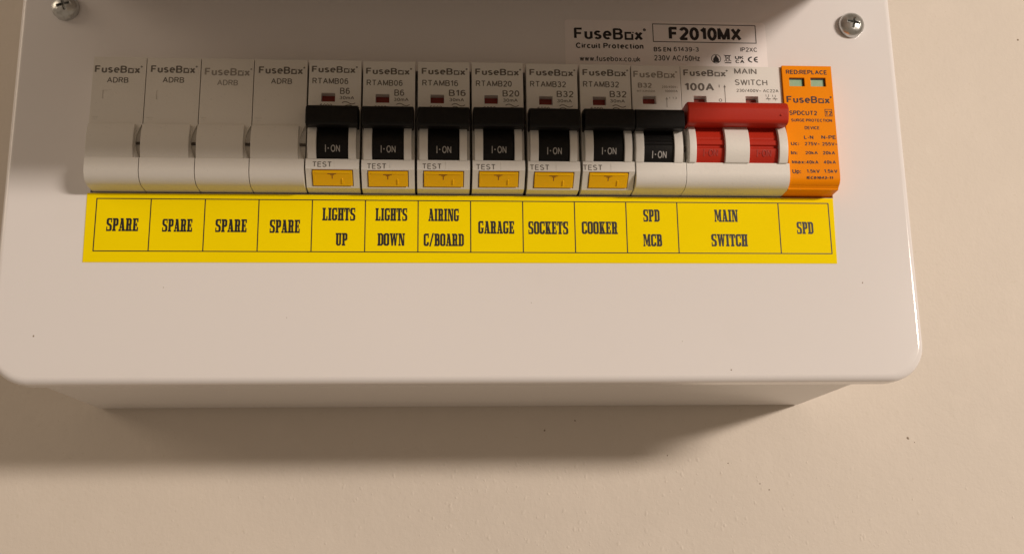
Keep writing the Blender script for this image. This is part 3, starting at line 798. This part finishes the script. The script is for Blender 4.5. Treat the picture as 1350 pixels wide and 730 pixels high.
cb_labels = ['B6 circuit breaker above the LIGHTS UP label, next to the blank modules',
             'B6 circuit breaker above the LIGHTS DOWN label, second of the black switches',
             'B16 circuit breaker above the AIRING C/BOARD label with black switch up',
             'B20 circuit breaker above the GARAGE label with black switch up',
             'B32 circuit breaker above the SOCKETS label with amber test button',
             'B32 circuit breaker above the COOKER label, last with an amber test button']
first = None
shift = [-.45, 0, .1, .05, .1, .1]
for k in range(6):
    cx = (BD[4+k]+BD[5+k])/2
    org = (cx, 0, Z0)
    if first is None:
        first = make_breaker(org); t = first
        proto_kids = list(first.children)
    else:
        t = dup(first, (cx*MM, -DC*MM, Z0*MM))
    t['label'] = cb_labels[k]
    t.location.z += (0.10, -0.06, 0.0, 0.08, -0.04, 0.05)[k]*MM
    t.rotation_euler.y = radians((0.12, -0.10, 0.05, -0.14, 0.10, 0.04)[k])
    for ch in t.children:
        if ch.name.startswith('toggle'): ch.rotation_euler.x = radians((0.4, -0.3, 0.2, -0.5, 0.3, -0.2)[k])
for k, t in enumerate([o for o in list(COL.objects) if o.name.split('.')[0] == 'circuit_breaker']):
    cx = t.location.x/MM; org = (cx, 0, Z0)
    pr = Print()
    for it in TEXT['RCBO%d' % k]: pr.item(it, flat(9))
    pr.done('lettering', M['grey_ink'], t, org)
    pr = Print()
    for it in TEXT['RCBO%dT' % k]: pr.item(it, flat(11))
    pr.done('lettering', M['grey_ink'], t, org)

# the single breaker that feeds the surge protector
x0, x1 = BD[10]+.08, BD[11]-.05
cx = (x0+x1)/2; org = (cx, 0, Z0)
t = thing('circuit_breaker', 'narrow B32 circuit breaker without test button above the SPD MCB label', 'circuit breaker', org)
mb = MB(); mb.prism(PLAIN, x0, x1)
finish(mb.mesh('body', M['body'], org), 'body', t, [recess(58.5, 63.0, 32.2, 34.95)], org, bevel=0.28)
mb = MB(); guard(mb, 54.75, 57.5); guard(mb, 67.7, 70.6)
finish(mb.mesh('switch_guard', M['body'], org), 'switch_guard', t, None, org, bevel=0.25)
toggle(t, org, 62.6, 5.1, 54.3, 70.6, M['black'], M['white_ink'], ribs=True)
mb = MB(); mb.box(58.55, 62.95, 5.0, 6.4, 32.25, 34.9)
finish(mb.mesh('indicator_flag', M['flag'], org), 'indicator_flag', t, None, org, bevel=0)
pr = Print()
for it in TEXT['MCB']: pr.item(it, flat(9))
pr.done('lettering', M['pale_ink'], t, org)

# the double-width main switch
x0, x1 = BD[11]+.05, BD[12]-.08
org = ((x0+x1)/2, 0, Z0)
t = thing('main_switch', 'double width white main switch with a long red bar and two red rockers', 'switch', org)
mb = MB(); mb.prism(PLAIN, x0, x1)
c = MB(); c.plate([(x0+.1, 22.6), (x0+.9, 20.6), (x0+1.2, 16.8), (x0+.9, 13), (x0+.1, 11.2), (x0-1, 11.2), (x0-1, 22.6)], 5.5, 14)
finish(mb.mesh('body', M['body'], org), 'body', t, [recess(76.1, 80.5, 32.3, 35.3), recess(94.1, 98.5, 32.4, 35.4), c], org, bevel=0.28)
mb = MB(); guard(mb, 72.7, 75.1, r=11.4); guard(mb, 84.9, 93.1, r=11.4); guard(mb, 103.2, 106.2, r=11.4)
finish(mb.mesh('switch_guard', M['body'], org), 'switch_guard', t, None, org, bevel=0.25)
mb = MB(); mb.box(x0, x0+1.2, 5.4, 8.2, 16.2, 17.2)  # dark plug painting the shade inside the side slot
finish(mb.mesh('slot_shade_plug', M['slot'], org), 'slot_shade_plug', t, None, org, bevel=0)
BAR = [(7, 30.4), (14.5, 30.2), (16.6, 29.9), (17.9, 29.1), (18.6, 27.6), (18.65, 26.6), (17.9, 23.6), (17.2, 22.6), (15.6, 22.3), (12, 22.8), (7, 23.4)]
mb = MB(); mb.prism(BAR, 71.6, 105.75)
br = finish(mb.mesh('switch_bar', M['red'], org), 'switch_bar', t, None, org, bevel=0.55, seg=3, angle=40)
mb = MB(); n = 10
mb.v += [(103.0+.42*cos(2*pi*i/n), 17.9, 25.0+.42*sin(2*pi*i/n)) for i in range(n)] + [(103.0+.3*cos(2*pi*i/n), 18.55, 25.0+.3*sin(2*pi*i/n)) for i in range(n)]
mb.f += [(i, (i+1) % n, n+(i+1) % n, n+i) for i in range(n)] + [tuple(range(n, 2*n))]
finish(mb.mesh('moulding_pip', M['red'], org), 'moulding_pip', br, None, org, bevel=0)
for cx in (80.0, 98.2):
    mb = MB(); half = 4.9 if cx < 90 else 5.0
    z = [10.3, 13.6, 15.3, 15.6, 16.5, 16.8, 18.2, 18.5, 23.0]
    pf = [(6, 10.3)] + [(hub(10.3+.5*i)-.1, 10.3+.5*i) for i in range(11)] + [(hub(15.6)-.8, 15.7), (hub(16.2)-.8, 16.3), (hub(16.5), 16.5), (hub(18.2), 18.2), (hub(18.3)-.5, 18.4), (hub(18.9)-.4, 18.9), (hub(19.5)-.2, 19.5), (hub(23)+.3, 23.0), (6, 23)]
    mb.prism(pf, cx-half, cx+half)
    rk = finish(mb.mesh('rocker', M['red'], org), 'rocker', t, None, org, bevel=0.12, seg=1)
    pr = Print()
    pr.poly(rects((cx-2.35, 12.6, cx-2.0, 14.9)), hub, .06)
    pr.poly(arc_poly(cx-1.3, 13.75, .24, .23, 0, 360, 8), hub, .06)
    pr.font('ON', 'm', cx-.6, cx+2.6, 12.6, 14.9, hub, .06)
    pr.done('lettering', M['red_print'], rk, org)
for a in (76.15, 94.15):
    mb = MB(); mb.box(a, a+4.3, 5.0, 6.4, 32.45, 35.2)
    finish(mb.mesh('indicator_flag', M['flag'], org), 'indicator_flag', t, None, org, bevel=0)
pr = Print()
for it in TEXT['MAIN']: pr.item(it, flat(9))
pr.done('lettering', M['grey_ink'], t, org)

# the orange surge protector
x0, x1 = BD[12]+.1, BD[13]
org = ((x0+x1)/2, 0, Z0)
t = thing('surge_protector', 'bright orange surge protector with two green windows at the right end of the row', 'surge protector', org)
mb = MB(); mb.prism([(PB, 46.5), (10, 46.5), (10, 6.6), (9.8, 5.4), (9.2, 4.4), (8.3, 3.8), (8.0, 3.75), (7.7, 3.35), (7.4, 3.3), (7.2, 2.6), (PB, Z0)], x0, x1)
finish(mb.mesh('body', M['orange'], org), 'body', t, [recess(109.5, 114.85, 38.95, 42.1, 12, 7.6), recess(117.0, 122.3, 38.95, 42.2, 12, 7.6)], org, bevel=0.4, seg=3, angle=30)
for a in (109.55, 117.05):
    mb = MB(); mb.box(a, a+5.2, 6.8, 9.0, 39.0, 42.1)
    w = finish(mb.mesh('indicator_window', M['green'], org), 'indicator_window', t, None, org, bevel=0)
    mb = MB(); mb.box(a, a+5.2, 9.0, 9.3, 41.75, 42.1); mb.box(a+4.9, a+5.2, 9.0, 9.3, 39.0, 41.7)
    finish(mb.mesh('painted_window_shade', M['dark'], org), 'painted_window_shade', w, None, org, bevel=0)  # dark strips: shade along the recess's top and right put in as colour
pr = Print()
for it in TEXT['SPD']: pr.item(it, flat(10))
pr.done('lettering', M['brown_ink'], t, org)
